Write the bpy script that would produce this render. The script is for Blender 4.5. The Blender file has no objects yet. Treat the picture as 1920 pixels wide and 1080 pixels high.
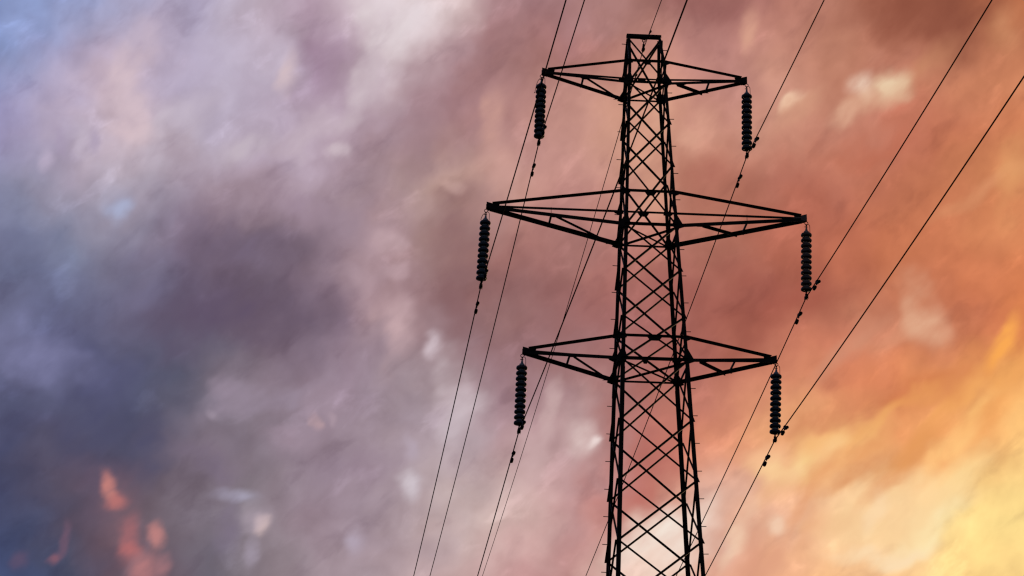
import bpy, math, random
from mathutils import Vector, Matrix
random.seed(7)
V = Vector
D2R = math.radians
scene = bpy.context.scene
COL = scene.collection

# ------------------------------------------------------------------ camera
cam_data = bpy.data.cameras.new("camera")
cam = bpy.data.objects.new("camera", cam_data)
COL.objects.link(cam)
cam_data.sensor_width = 36.0
cam_data.lens = 76.934
cam_data.clip_end = 5000
cam_data.clip_start = 0.1
_F = V((0.07515, 0.92344, 0.37632)); _R = V((0.99651, -0.08333, 0.0055)); _U = _R.cross(_F)
m = Matrix((_R, _U, -_F)).transposed().to_4x4()
m.translation = V((-6.52328, -43.6, 1.6))
cam.matrix_world = m
scene.camera = cam

# ------------------------------------------------------------------ exposure
scene.render.engine = 'CYCLES'
scene.view_settings.view_transform = 'Standard'
scene.view_settings.look = 'None'
scene.view_settings.exposure = 0.0
scene.view_settings.gamma = 1.0
scene.render.resolution_x = 1024
scene.render.resolution_y = 576
scene.cycles.max_bounces = 4
scene.cycles.filter_width = 1.3

AZ0, AZ1, EL0, EL1 = -12.5, 22.0, 13.0, 31.5
BILLOW_A, BILLOW_B = 0.4, 0.5
# broad colours of the cloud deck: rows by altitude (low to high), stops by bearing
SKY_ROWS = [
    (66, 76, 114, 66, 76, 114, 66, 76, 114, 66, 76, 115, 67, 76, 110, 73, 77, 101, 95, 79, 93, 105, 88, 100, 109, 101, 115, 123, 112, 121, 141, 125, 133, 158, 138, 147, 166, 146, 155, 180, 156, 160, 198, 165, 163, 200, 158, 156, 197, 148, 146, 195, 144, 140, 222, 186, 172, 231, 194, 174, 221, 164, 142, 227, 164, 132, 236, 173, 130, 246, 188, 134, 250, 197, 140, 253, 205, 140, 254, 212, 134, 255, 215, 135, 255, 216, 136, 255, 216, 136, 255, 216, 136, 255, 216, 136),
    (66, 76, 115, 66, 76, 115, 66, 76, 115, 65, 76, 116, 66, 76, 110, 73, 77, 101, 96, 79, 93, 105, 88, 100, 109, 101, 115, 123, 111, 120, 141, 125, 133, 159, 139, 147, 167, 146, 155, 181, 157, 161, 198, 165, 163, 200, 157, 155, 197, 147, 145, 195, 144, 140, 223, 188, 174, 232, 197, 177, 221, 164, 142, 226, 163, 131, 236, 172, 129, 246, 187, 133, 251, 196, 139, 253, 204, 140, 254, 211, 134, 255, 215, 135, 255, 216, 136, 255, 216, 136, 255, 216, 136, 255, 216, 136),
    (66, 75, 112, 66, 76, 113, 66, 76, 113, 66, 76, 114, 67, 76, 109, 75, 77, 100, 97, 79, 93, 105, 89, 101, 109, 102, 115, 123, 112, 121, 142, 125, 133, 159, 139, 148, 167, 147, 155, 182, 157, 161, 198, 165, 162, 200, 157, 155, 197, 146, 145, 195, 144, 140, 223, 189, 175, 233, 198, 178, 221, 164, 142, 226, 162, 131, 236, 172, 129, 245, 187, 133, 250, 196, 139, 253, 204, 140, 254, 211, 134, 255, 215, 135, 255, 216, 136, 255, 216, 136, 255, 216, 136, 255, 216, 136),
    (67, 74, 108, 67, 74, 109, 67, 74, 109, 66, 74, 110, 70, 75, 105, 80, 77, 98, 100, 81, 94, 108, 92, 104, 113, 105, 118, 127, 115, 124, 143, 127, 135, 158, 138, 147, 165, 144, 154, 180, 156, 160, 198, 166, 164, 201, 161, 158, 198, 150, 148, 195, 144, 140, 218, 177, 164, 229, 187, 168, 223, 168, 146, 228, 167, 136, 236, 174, 133, 244, 187, 136, 250, 197, 143, 253, 207, 145, 254, 214, 138, 255, 218, 137, 255, 219, 137, 255, 219, 138, 255, 219, 138, 255, 219, 138),
    (68, 73, 105, 68, 73, 105, 68, 73, 106, 67, 73, 106, 75, 75, 101, 87, 78, 96, 102, 84, 96, 111, 96, 107, 120, 109, 121, 133, 121, 130, 145, 129, 138, 156, 135, 146, 160, 140, 151, 176, 154, 159, 197, 170, 167, 205, 171, 167, 201, 160, 156, 193, 143, 140, 207, 151, 139, 220, 163, 145, 228, 177, 156, 232, 176, 148, 237, 177, 141, 243, 188, 142, 248, 200, 148, 253, 210, 151, 254, 218, 144, 255, 220, 140, 255, 221, 138, 255, 221, 139, 255, 221, 138, 255, 220, 138),
    (69, 72, 103, 69, 72, 103, 69, 72, 103, 68, 72, 104, 78, 75, 99, 89, 79, 96, 99, 85, 97, 112, 98, 110, 124, 112, 124, 135, 124, 133, 146, 130, 140, 154, 133, 145, 156, 136, 148, 173, 152, 158, 195, 171, 170, 206, 178, 172, 203, 167, 162, 192, 144, 142, 196, 129, 118, 209, 140, 123, 229, 178, 157, 235, 181, 154, 238, 180, 145, 242, 188, 144, 247, 197, 147, 250, 205, 147, 253, 213, 141, 255, 217, 137, 255, 218, 136, 255, 218, 136, 255, 217, 136, 255, 216, 135),
    (71, 72, 102, 70, 72, 102, 70, 72, 102, 69, 72, 102, 80, 76, 100, 88, 79, 98, 90, 81, 99, 110, 98, 112, 127, 113, 125, 133, 121, 131, 144, 128, 139, 153, 133, 146, 156, 135, 147, 170, 150, 157, 190, 168, 168, 202, 173, 170, 202, 166, 163, 193, 149, 148, 190, 123, 115, 199, 126, 110, 221, 161, 139, 233, 173, 141, 240, 180, 138, 245, 190, 135, 245, 189, 131, 245, 186, 127, 250, 195, 125, 253, 205, 128, 255, 212, 132, 255, 211, 131, 255, 209, 130, 255, 208, 129),
    (74, 75, 105, 74, 75, 105, 73, 74, 104, 72, 73, 103, 82, 79, 103, 85, 80, 102, 81, 79, 100, 107, 97, 114, 127, 112, 125, 130, 116, 127, 142, 125, 138, 153, 133, 148, 156, 136, 148, 168, 148, 156, 183, 161, 165, 195, 163, 163, 198, 162, 161, 194, 155, 155, 185, 126, 121, 188, 116, 103, 210, 136, 113, 228, 157, 121, 242, 177, 127, 247, 189, 123, 243, 178, 113, 238, 164, 103, 245, 175, 107, 251, 191, 116, 255, 204, 125, 255, 202, 124, 255, 200, 122, 255, 199, 121),
    (79, 81, 112, 78, 80, 110, 77, 79, 109, 77, 78, 108, 85, 82, 109, 85, 82, 106, 79, 79, 103, 102, 95, 114, 122, 109, 123, 129, 115, 127, 143, 126, 139, 153, 134, 148, 155, 135, 147, 166, 146, 155, 178, 157, 163, 186, 152, 156, 190, 153, 155, 190, 155, 155, 179, 125, 121, 180, 109, 98, 202, 121, 99, 222, 145, 109, 237, 168, 117, 242, 177, 113, 238, 164, 101, 233, 149, 91, 240, 163, 97, 248, 180, 107, 254, 194, 115, 254, 192, 113, 253, 190, 111, 253, 189, 110),
    (86, 88, 119, 84, 86, 117, 83, 85, 116, 83, 85, 115, 87, 87, 115, 85, 85, 111, 80, 81, 106, 93, 90, 110, 112, 104, 119, 132, 118, 130, 148, 129, 143, 156, 135, 149, 152, 132, 145, 164, 145, 155, 177, 156, 163, 174, 141, 148, 176, 140, 144, 181, 145, 145, 172, 119, 115, 175, 106, 96, 198, 120, 99, 215, 138, 106, 225, 152, 109, 230, 155, 104, 229, 145, 94, 228, 138, 85, 235, 155, 93, 243, 171, 99, 251, 182, 103, 251, 181, 101, 250, 179, 100, 249, 177, 98),
    (94, 96, 127, 92, 94, 125, 91, 93, 124, 90, 91, 123, 90, 91, 121, 88, 88, 116, 84, 85, 110, 88, 88, 109, 106, 99, 116, 132, 117, 130, 149, 129, 143, 155, 133, 148, 150, 130, 143, 163, 144, 153, 175, 153, 159, 163, 130, 138, 162, 125, 131, 171, 132, 131, 165, 112, 108, 171, 105, 95, 195, 121, 102, 206, 130, 103, 211, 134, 101, 216, 133, 96, 219, 130, 89, 222, 131, 84, 227, 145, 89, 235, 158, 92, 245, 168, 92, 245, 167, 90, 243, 163, 89, 241, 160, 87),
    (103, 104, 135, 101, 102, 133, 100, 102, 132, 98, 99, 130, 93, 93, 126, 91, 91, 121, 91, 90, 115, 92, 88, 110, 103, 95, 112, 123, 108, 121, 137, 118, 133, 148, 126, 141, 153, 130, 142, 160, 138, 146, 165, 140, 145, 154, 120, 127, 154, 116, 120, 164, 121, 120, 162, 107, 103, 167, 102, 93, 185, 113, 96, 191, 116, 94, 194, 117, 91, 201, 119, 90, 209, 123, 90, 215, 129, 89, 215, 131, 86, 222, 138, 82, 235, 150, 81, 235, 148, 80, 232, 145, 78, 230, 142, 77),
    (106, 107, 138, 106, 107, 138, 106, 107, 138, 104, 105, 136, 97, 98, 131, 97, 96, 126, 99, 95, 121, 99, 91, 113, 103, 90, 108, 111, 94, 108, 120, 102, 118, 136, 115, 131, 158, 132, 141, 157, 128, 134, 149, 117, 122, 147, 111, 115, 151, 109, 111, 158, 110, 109, 161, 104, 100, 165, 99, 92, 171, 100, 87, 172, 99, 82, 175, 99, 80, 187, 109, 85, 199, 121, 92, 207, 131, 97, 203, 120, 84, 208, 119, 75, 225, 133, 73, 225, 133, 72, 223, 131, 72, 222, 129, 71),
    (104, 106, 138, 104, 106, 138, 104, 106, 138, 105, 107, 138, 103, 106, 138, 105, 104, 133, 107, 101, 126, 106, 94, 116, 104, 89, 107, 105, 88, 102, 111, 94, 111, 131, 110, 126, 163, 134, 142, 155, 121, 125, 139, 102, 105, 144, 105, 105, 150, 106, 105, 156, 104, 102, 162, 103, 99, 165, 100, 92, 163, 94, 82, 161, 89, 75, 164, 89, 74, 178, 102, 80, 192, 117, 89, 202, 128, 96, 199, 116, 83, 203, 113, 73, 218, 125, 71, 219, 125, 70, 217, 124, 71, 216, 123, 71),
    (105, 108, 140, 104, 107, 139, 103, 106, 138, 105, 109, 140, 112, 116, 147, 114, 114, 142, 114, 108, 132, 112, 99, 121, 108, 92, 110, 105, 89, 104, 112, 95, 112, 134, 112, 127, 168, 138, 146, 156, 121, 124, 138, 99, 99, 146, 102, 101, 152, 104, 102, 157, 104, 101, 167, 106, 100, 171, 104, 96, 165, 97, 86, 162, 91, 77, 164, 89, 73, 175, 98, 76, 188, 109, 82, 199, 119, 86, 200, 116, 80, 204, 116, 75, 213, 121, 73, 214, 122, 73, 213, 122, 74, 212, 122, 74),
    (116, 118, 149, 113, 116, 147, 110, 112, 144, 113, 116, 146, 122, 126, 153, 125, 124, 150, 124, 116, 140, 121, 106, 127, 115, 98, 116, 111, 95, 110, 119, 101, 117, 141, 119, 132, 171, 142, 150, 159, 125, 127, 143, 104, 101, 151, 104, 101, 157, 106, 102, 161, 109, 104, 174, 112, 104, 179, 112, 100, 171, 105, 92, 167, 98, 83, 168, 94, 75, 176, 97, 75, 186, 104, 76, 197, 112, 76, 201, 116, 77, 206, 119, 78, 211, 122, 76, 213, 124, 77, 212, 124, 78, 213, 126, 79),
    (130, 131, 160, 127, 128, 158, 123, 125, 155, 126, 127, 154, 135, 133, 156, 139, 135, 157, 138, 130, 151, 134, 118, 138, 128, 109, 126, 123, 105, 120, 130, 111, 126, 148, 125, 138, 171, 142, 150, 163, 130, 130, 152, 113, 108, 162, 112, 107, 166, 113, 107, 166, 114, 108, 180, 119, 109, 186, 119, 106, 175, 111, 96, 170, 103, 86, 171, 98, 79, 177, 99, 77, 185, 103, 76, 194, 110, 75, 200, 115, 77, 205, 121, 79, 213, 129, 82, 216, 132, 83, 216, 133, 84, 216, 134, 85),
    (141, 139, 169, 139, 138, 167, 135, 136, 166, 139, 137, 163, 148, 140, 160, 155, 147, 166, 156, 145, 163, 150, 133, 150, 145, 124, 139, 141, 120, 133, 147, 125, 139, 156, 132, 144, 168, 139, 146, 169, 137, 135, 169, 132, 123, 181, 132, 122, 181, 127, 119, 174, 121, 115, 187, 128, 116, 193, 129, 112, 179, 115, 97, 173, 106, 87, 173, 102, 83, 179, 102, 81, 186, 105, 79, 192, 111, 78, 197, 115, 78, 204, 122, 81, 215, 135, 86, 218, 139, 88, 217, 138, 88, 217, 138, 88),
    (150, 143, 177, 148, 142, 175, 145, 141, 174, 151, 144, 172, 163, 150, 170, 172, 160, 176, 172, 159, 174, 163, 145, 161, 159, 138, 152, 158, 135, 148, 161, 139, 152, 163, 139, 150, 165, 137, 144, 173, 142, 139, 183, 146, 135, 196, 148, 135, 193, 140, 129, 183, 129, 121, 194, 136, 123, 198, 137, 119, 183, 120, 99, 177, 111, 91, 178, 108, 90, 182, 108, 88, 187, 109, 85, 191, 111, 81, 195, 115, 80, 201, 121, 80, 212, 132, 85, 215, 136, 87, 213, 133, 86, 212, 131, 85),
    (155, 146, 184, 154, 145, 182, 152, 144, 181, 162, 151, 182, 178, 163, 183, 190, 173, 187, 188, 171, 184, 174, 157, 173, 170, 151, 167, 171, 149, 164, 174, 152, 167, 170, 146, 159, 163, 135, 143, 170, 138, 138, 181, 143, 136, 195, 147, 137, 196, 143, 133, 190, 136, 126, 199, 143, 127, 203, 144, 123, 191, 128, 107, 186, 121, 101, 187, 121, 101, 189, 119, 98, 191, 116, 92, 192, 112, 85, 194, 112, 80, 198, 117, 79, 206, 125, 82, 208, 127, 82, 206, 125, 81, 205, 123, 81),
    (151, 147, 188, 152, 147, 187, 152, 146, 186, 166, 156, 188, 186, 170, 192, 202, 182, 195, 199, 180, 191, 181, 166, 182, 179, 163, 181, 181, 162, 180, 184, 163, 180, 176, 152, 167, 163, 135, 145, 163, 129, 134, 170, 131, 129, 184, 137, 132, 192, 140, 132, 196, 142, 130, 203, 148, 129, 206, 148, 125, 199, 136, 116, 197, 133, 113, 198, 135, 114, 196, 131, 109, 194, 123, 101, 194, 114, 89, 194, 112, 83, 196, 115, 80, 202, 120, 80, 204, 122, 80, 203, 122, 80, 203, 122, 81),
    (142, 148, 190, 143, 147, 190, 145, 147, 189, 161, 155, 191, 183, 168, 193, 202, 180, 194, 199, 179, 193, 182, 169, 188, 184, 170, 190, 187, 170, 189, 185, 164, 182, 179, 155, 170, 169, 142, 153, 162, 129, 137, 164, 124, 127, 175, 129, 127, 186, 135, 128, 196, 142, 129, 204, 148, 128, 207, 149, 126, 202, 140, 121, 201, 139, 121, 203, 143, 121, 200, 136, 114, 196, 127, 105, 196, 120, 96, 198, 118, 90, 200, 120, 86, 202, 122, 83, 202, 123, 83, 202, 124, 84, 202, 124, 84),
    (136, 148, 193, 136, 148, 193, 137, 148, 192, 154, 154, 191, 175, 163, 191, 194, 173, 190, 193, 173, 190, 180, 167, 191, 187, 174, 195, 188, 171, 190, 175, 151, 171, 178, 154, 169, 185, 162, 171, 172, 141, 149, 163, 124, 130, 169, 123, 122, 176, 126, 120, 184, 131, 121, 197, 140, 123, 204, 145, 124, 198, 137, 123, 198, 138, 123, 204, 144, 123, 199, 137, 114, 196, 129, 105, 200, 128, 105, 203, 128, 100, 203, 126, 92, 202, 125, 87, 201, 124, 85, 200, 124, 85, 199, 124, 85),
    (134, 150, 197, 133, 149, 196, 134, 149, 195, 149, 153, 194, 168, 160, 192, 186, 168, 190, 186, 169, 190, 178, 166, 192, 189, 177, 198, 187, 171, 189, 164, 139, 159, 178, 154, 169, 203, 183, 190, 185, 157, 164, 167, 130, 136, 165, 120, 119, 166, 116, 112, 171, 118, 112, 188, 130, 117, 199, 139, 121, 190, 132, 121, 191, 133, 122, 200, 141, 122, 197, 134, 112, 193, 128, 103, 197, 129, 106, 197, 126, 100, 194, 121, 89, 194, 119, 84, 196, 120, 81, 195, 118, 80, 193, 116, 78),
    (132, 151, 200, 132, 150, 199, 133, 150, 199, 144, 154, 197, 160, 160, 195, 176, 166, 193, 180, 167, 192, 177, 166, 193, 189, 177, 197, 187, 170, 187, 164, 138, 158, 183, 159, 173, 213, 195, 200, 198, 173, 178, 177, 143, 148, 164, 120, 121, 160, 112, 110, 166, 114, 112, 180, 124, 114, 189, 131, 116, 179, 123, 115, 181, 124, 116, 194, 133, 118, 193, 130, 110, 188, 124, 100, 183, 117, 94, 175, 108, 85, 167, 100, 74, 177, 105, 72, 190, 112, 74, 188, 110, 72, 186, 108, 71),
    (132, 151, 201, 131, 151, 201, 132, 151, 200, 141, 154, 199, 154, 159, 198, 169, 165, 196, 174, 166, 194, 177, 166, 192, 188, 175, 195, 187, 169, 185, 169, 144, 161, 189, 165, 178, 218, 200, 206, 213, 191, 194, 194, 164, 166, 166, 125, 127, 159, 113, 114, 167, 120, 120, 173, 122, 115, 174, 120, 109, 164, 111, 104, 168, 112, 105, 184, 123, 111, 187, 124, 107, 182, 118, 97, 168, 103, 81, 153, 88, 67, 143, 80, 59, 162, 92, 63, 185, 107, 69, 184, 106, 68, 183, 105, 68),
    (132, 151, 200, 131, 151, 200, 132, 151, 200, 141, 155, 199, 153, 160, 198, 167, 165, 197, 173, 165, 194, 177, 166, 192, 188, 175, 194, 187, 169, 184, 173, 147, 164, 193, 170, 182, 221, 203, 209, 224, 204, 205, 207, 180, 180, 168, 129, 132, 159, 115, 118, 170, 125, 126, 168, 120, 116, 163, 112, 104, 154, 102, 96, 159, 104, 97, 177, 116, 107, 183, 120, 105, 179, 116, 95, 162, 97, 76, 146, 82, 62, 136, 75, 56, 158, 88, 61, 184, 106, 68, 185, 106, 69, 183, 105, 68),
    (132, 151, 200, 131, 151, 200, 133, 151, 200, 143, 155, 199, 155, 160, 198, 168, 166, 196, 173, 165, 194, 178, 166, 192, 189, 175, 194, 186, 168, 183, 173, 147, 164, 194, 172, 183, 222, 204, 210, 226, 206, 207, 209, 182, 182, 168, 129, 133, 159, 115, 119, 170, 126, 127, 167, 120, 116, 160, 111, 103, 152, 101, 95, 157, 102, 96, 176, 115, 106, 183, 120, 105, 180, 117, 96, 163, 99, 77, 148, 84, 63, 139, 77, 57, 158, 89, 61, 185, 106, 69, 186, 107, 69, 184, 106, 69),
    (132, 151, 200, 131, 151, 200, 134, 152, 200, 144, 155, 198, 156, 161, 197, 170, 166, 196, 174, 165, 194, 178, 166, 192, 189, 176, 194, 185, 167, 182, 172, 147, 163, 195, 172, 184, 221, 203, 209, 224, 204, 205, 207, 179, 180, 167, 128, 132, 159, 115, 119, 170, 125, 127, 168, 120, 116, 162, 112, 104, 154, 103, 96, 159, 103, 97, 177, 116, 107, 184, 121, 106, 181, 118, 97, 165, 101, 80, 151, 86, 65, 141, 78, 59, 157, 88, 61, 184, 106, 69, 186, 107, 70, 184, 106, 69),
    (132, 151, 200, 131, 151, 200, 134, 152, 200, 144, 156, 198, 157, 161, 197, 170, 166, 196, 174, 165, 193, 179, 167, 192, 189, 176, 194, 185, 166, 181, 172, 147, 163, 195, 173, 185, 221, 203, 209, 223, 203, 204, 206, 178, 178, 167, 128, 131, 159, 115, 118, 170, 125, 126, 168, 121, 117, 163, 113, 104, 155, 103, 97, 159, 104, 97, 177, 116, 107, 184, 121, 106, 181, 118, 97, 166, 102, 80, 151, 87, 66, 141, 79, 59, 155, 87, 61, 183, 105, 69, 186, 107, 70, 184, 106, 69)]
# (bearing, altitude, half width, half height, turn, colour, strength)
FEATURES = [
    (-4.150, 28.036, 2.341, 0.978, 30, 192, 178, 200, .5),
    (-2.863, 27.294, 1.375, 0.978, 0, 174, 158, 178, .4),
    (-4.949, 26.399, 2.324, 0.733, 35, 202, 188, 202, .5),
    (-4.243, 26.132, 0.599, 0.978, -20, 168, 154, 174, .5),
    (-3.057, 25.488, 1.354, 0.538, 25, 200, 186, 196, .6),
    (-1.102, 26.142, 1.906, 0.587, 10, 203, 184, 194, .5),
    (-0.427, 25.533, 0.596, 0.342, 0, 210, 192, 200, .6),
    (-8.240, 25.342, 0.379, 0.831, 20, 164, 148, 176, .5),
    (-7.302, 25.345, 0.325, 0.733, 20, 164, 148, 176, .5),
    (-7.733, 25.484, 0.325, 0.831, 10, 196, 182, 200, .6),
    (-8.631, 24.812, 0.377, 0.587, 0, 191, 176, 200, .6),
    (-5.618, 25.289, 0.541, 0.733, 0, 194, 182, 198, .5),
    (-6.539, 23.799, 0.641, 0.587, 0, 170, 178, 210, .8),
    (-6.227, 26.781, 0.931, 2.444, 8, 217, 193, 201, .7),
    (-6.402, 25.668, 1.085, 0.489, 0, 216, 191, 198, .5),
    (1.206, 28.854, 1.828, 1.466, 30, 226, 212, 216, .7),
    (0.117, 27.300, 0.660, 1.955, -14, 208, 191, 198, .6),
    (-1.035, 27.942, 1.107, 2.200, 0, 160, 130, 154, .5),
    (1.816, 26.800, 1.643, 1.711, 0, 160, 125, 133, .4),
    (-1.941, 27.414, 0.441, 0.880, 0, 211, 188, 194, .7),
    (4.079, 26.492, 0.546, 1.466, -14, 207, 157, 144, .6),
    (2.976, 24.795, 0.538, 0.342, 0, 218, 180, 170, .8),
    (4.478, 25.174, 0.702, 0.978, -20, 214, 164, 154, .6),
    (3.723, 24.052, 1.606, 1.222, 0, 162, 124, 126, .4),
    (4.137, 28.361, 0.782, 2.200, -30, 156, 112, 114, .5),
    (1.854, 25.412, 1.082, 1.466, 0, 160, 128, 134, .4),
    (2.980, 22.926, 1.062, 2.444, 0, 141, 104, 107, .5),
    (1.152, 23.304, 0.905, 0.440, 0, 198, 168, 174, .6),
    (1.402, 22.544, 0.529, 0.489, 0, 196, 165, 172, .6),
    (-0.226, 23.678, 1.601, 0.733, 0, 160, 138, 154, .4),
    (-3.036, 22.716, 2.650, 0.978, 10, 113, 98, 120, .5),
    (-1.470, 24.322, 1.609, 0.733, 0, 162, 138, 158, .4),
    (1.376, 20.870, 0.785, 1.466, 10, 198, 166, 170, .7),
    (2.455, 20.614, 0.470, 0.587, 0, 207, 188, 196, .8),
    (3.233, 21.394, 0.683, 1.955, 0, 140, 101, 104, .5),
    (3.044, 19.369, 0.829, 1.222, -10, 202, 184, 190, .7),
    (2.988, 18.324, 0.515, 1.466, -15, 203, 187, 194, .6),
    (1.826, 17.915, 0.411, 0.635, 0, 184, 168, 184, .5),
    (1.882, 16.891, 0.460, 0.684, 20, 205, 192, 200, .85),
    (-2.061, 15.774, 0.381, 0.440, 0, 220, 192, 188, .85),
    (-2.239, 15.905, 0.762, 0.587, 0, 176, 160, 174, .5),
    (-2.815, 16.500, 1.020, 0.342, 0, 170, 164, 186, .6),
    (-2.309, 15.080, 0.354, 0.978, -10, 170, 158, 176, .5),
    (-2.981, 15.670, 0.609, 1.222, 0, 125, 112, 134, .5),
    (-0.750, 18.512, 0.232, 0.440, 20, 200, 164, 166, .6),
    (-0.316, 18.595, 0.206, 0.391, 20, 184, 160, 172, .5),
    (0.528, 15.399, 0.558, 0.635, 0, 184, 170, 188, .6),
    (-2.451, 19.000, 2.326, 0.538, 20, 155, 139, 157, .6),
    (-3.517, 18.604, 0.309, 0.293, 0, 163, 148, 164, .5),
    (-1.313, 18.076, 1.286, 0.733, 0, 170, 146, 162, .4),
    (0.752, 17.309, 1.280, 0.978, 0, 148, 126, 142, .4),
    (-3.712, 17.148, 1.535, 0.978, 0, 118, 104, 126, .4),
    (-5.183, 17.759, 0.667, 2.200, 0, 80, 78, 104, .6),
    (-6.813, 19.374, 1.761, 1.222, -30, 82, 83, 119, .5),
    (-3.662, 20.880, 3.401, 1.466, 20, 95, 80, 104, .6),
    (-6.632, 18.083, 2.828, 1.711, -20, 75, 75, 106, .5),
    (16.132, 27.943, 3.320, 1.222, 10, 154, 86, 63, .4),
    (-8.371, 20.012, 2.341, 0.831, -20, 122, 122, 160, .7),
    (-5.609, 21.453, 1.267, 0.587, 30, 116, 112, 143, .4),
    (-6.136, 16.336, 1.528, 1.711, 20, 102, 84, 104, .6),
    (-5.588, 15.617, 0.863, 1.955, 25, 125, 96, 106, .6),
    (-6.139, 16.555, 0.331, 0.733, 26, 202, 128, 120, .8),
    (-5.931, 16.239, 0.509, 0.391, 20, 184, 110, 108, .7),
    (-4.818, 15.452, 0.380, 0.587, 0, 200, 132, 128, .7),
    (-5.565, 15.305, 0.405, 1.075, -10, 168, 104, 108, .7),
    (-5.486, 15.010, 0.455, 0.391, 0, 194, 108, 106, .5),
    (-5.061, 14.542, 0.758, 0.782, 0, 180, 120, 122, .75),
    (-4.593, 14.646, 0.354, 0.489, 0, 178, 122, 126, .5),
    (-7.504, 14.737, 0.303, 0.293, -20, 132, 90, 106, .8),
    (-7.253, 15.185, 0.253, 0.831, -20, 112, 86, 106, .7),
    (-8.384, 14.603, 0.354, 0.440, 0, 102, 82, 108, .5),
    (14.816, 27.055, 0.659, 0.635, 0, 239, 208, 184, .9),
    (15.700, 27.074, 0.823, 0.635, -20, 232, 200, 164, .95),
    (15.128, 26.718, 1.368, 0.489, 10, 223, 174, 140, .6),
    (12.811, 26.790, 0.621, 0.318, 30, 238, 196, 166, .85),
    (12.987, 26.643, 1.293, 0.489, 30, 217, 160, 128, .5),
    (14.193, 26.381, 0.928, 0.391, 25, 223, 170, 140, .7),
    (11.631, 28.608, 0.445, 1.027, 0, 221, 164, 138, .6),
    (10.626, 29.363, 1.683, 0.733, 0, 147, 90, 86, .5),
    (10.046, 26.215, 1.199, 1.124, 0, 214, 158, 134, .6),
    (8.973, 26.495, 0.601, 1.222, 0, 216, 162, 136, .5),
    (8.779, 24.862, 0.916, 1.466, 0, 214, 156, 130, .5),
    (10.380, 24.749, 1.615, 0.978, 20, 174, 103, 88, .5),
    (16.186, 28.620, 1.949, 1.466, -10, 144, 79, 60, .6),
    (17.569, 28.705, 2.229, 1.222, 0, 139, 76, 57, .7),
    (16.698, 27.420, 1.557, 0.538, 30, 204, 138, 100, .5),
    (18.948, 28.098, 0.781, 0.978, -30, 208, 140, 98, .5),
    (14.981, 25.698, 2.060, 0.733, 30, 192, 106, 78, .5),
    (17.832, 24.115, 2.410, 0.342, 25, 217, 143, 98, .6),
    (18.952, 24.360, 0.698, 1.466, -20, 226, 160, 100, .5),
    (15.990, 21.158, 0.891, 1.466, 0, 223, 166, 132, .85),
    (12.866, 21.530, 2.027, 0.978, 30, 166, 86, 69, .5),
    (13.899, 20.307, 2.271, 0.440, 38, 210, 142, 112, .6),
    (14.998, 20.458, 1.565, 0.733, 20, 207, 138, 104, .4),
    (8.913, 17.763, 1.252, 1.222, 40, 181, 103, 93, .6),
    (8.166, 16.735, 0.766, 0.978, 0, 189, 106, 96, .5),
    (13.440, 18.602, 2.837, 0.538, 18, 203, 122, 82, .5),
    (15.761, 18.973, 2.843, 0.635, 25, 207, 117, 69, .6),
    (15.305, 18.585, 3.352, 0.391, 24, 237, 160, 85, .6),
    (17.047, 19.035, 2.514, 0.391, 42, 242, 166, 88, .7),
    (18.435, 19.556, 0.655, 1.711, -50, 244, 168, 88, .6),
    (18.115, 20.262, 1.514, 0.440, 62, 250, 166, 72, .9),
    (16.943, 19.520, 1.511, 0.733, 30, 216, 130, 72, .5),
    (17.548, 18.253, 1.505, 0.587, 45, 240, 156, 80, .5),
    (13.248, 17.715, 2.822, 0.635, 20, 244, 184, 112, .7),
    (12.728, 17.362, 0.650, 0.440, 40, 255, 233, 150, .95),
    (12.078, 17.274, 1.792, 0.831, 10, 251, 207, 150, .8),
    (13.175, 17.676, 1.252, 0.489, 40, 251, 200, 136, .8),
    (11.521, 17.704, 1.283, 0.440, 0, 242, 180, 136, .5),
    (11.914, 16.797, 1.749, 0.489, 30, 238, 180, 130, .5),
    (14.348, 16.984, 2.999, 0.538, 30, 215, 140, 88, .6),
    (15.660, 17.540, 2.002, 0.489, 30, 223, 148, 80, .6),
    (16.592, 16.810, 1.998, 0.978, 40, 255, 220, 152, .6),
    (16.509, 17.564, 1.752, 0.440, 35, 255, 196, 120, .7),
    (17.285, 18.474, 1.255, 0.342, 45, 255, 192, 112, .6),
    (15.882, 15.690, 2.285, 0.635, 26, 254, 234, 180, .8),
    (15.137, 16.063, 3.052, 1.222, 20, 252, 213, 156, .6),
    (14.436, 16.092, 0.349, 0.978, -30, 251, 217, 172, .6),
    (14.589, 15.160, 2.279, 0.489, 6, 252, 220, 176, .7),
    (13.289, 15.793, 1.270, 0.489, 10, 238, 188, 136, .5),
    (10.796, 15.658, 0.399, 1.466, -30, 244, 207, 176, .7),
    (11.801, 15.839, 0.559, 0.391, 0, 246, 210, 180, .7),
    (11.060, 15.104, 0.759, 1.466, 0, 220, 156, 128, .5),
    (12.463, 16.300, 0.349, 1.466, -30, 224, 154, 108, .5),
    (12.713, 15.607, 0.398, 1.222, -30, 235, 168, 122, .4),
    (13.943, 17.344, 2.252, 0.587, 30, 227, 148, 88, .5),
    (14.755, 16.694, 1.498, 0.391, 32, 220, 140, 84, .5),
    (15.971, 17.934, 1.754, 0.489, 35, 233, 154, 84, .5),
    (12.924, 16.971, 0.750, 1.466, -35, 229, 154, 102, .5),
    (11.409, 14.959, 1.243, 0.733, 30, 224, 156, 124, .5),
    (8.716, 15.419, 2.028, 1.222, 15, 243, 226, 212, .85),
    (8.295, 15.906, 0.762, 0.733, 0, 243, 220, 203, .6),
    (6.583, 18.273, 0.721, 0.831, 20, 224, 200, 196, .7),
    (6.904, 18.104, 0.360, 0.220, 20, 240, 220, 216, .8),
    (5.704, 18.970, 0.362, 1.222, -10, 207, 176, 174, .6),
    (5.265, 17.649, 1.026, 1.222, 0, 207, 176, 176, .4),
]


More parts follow.
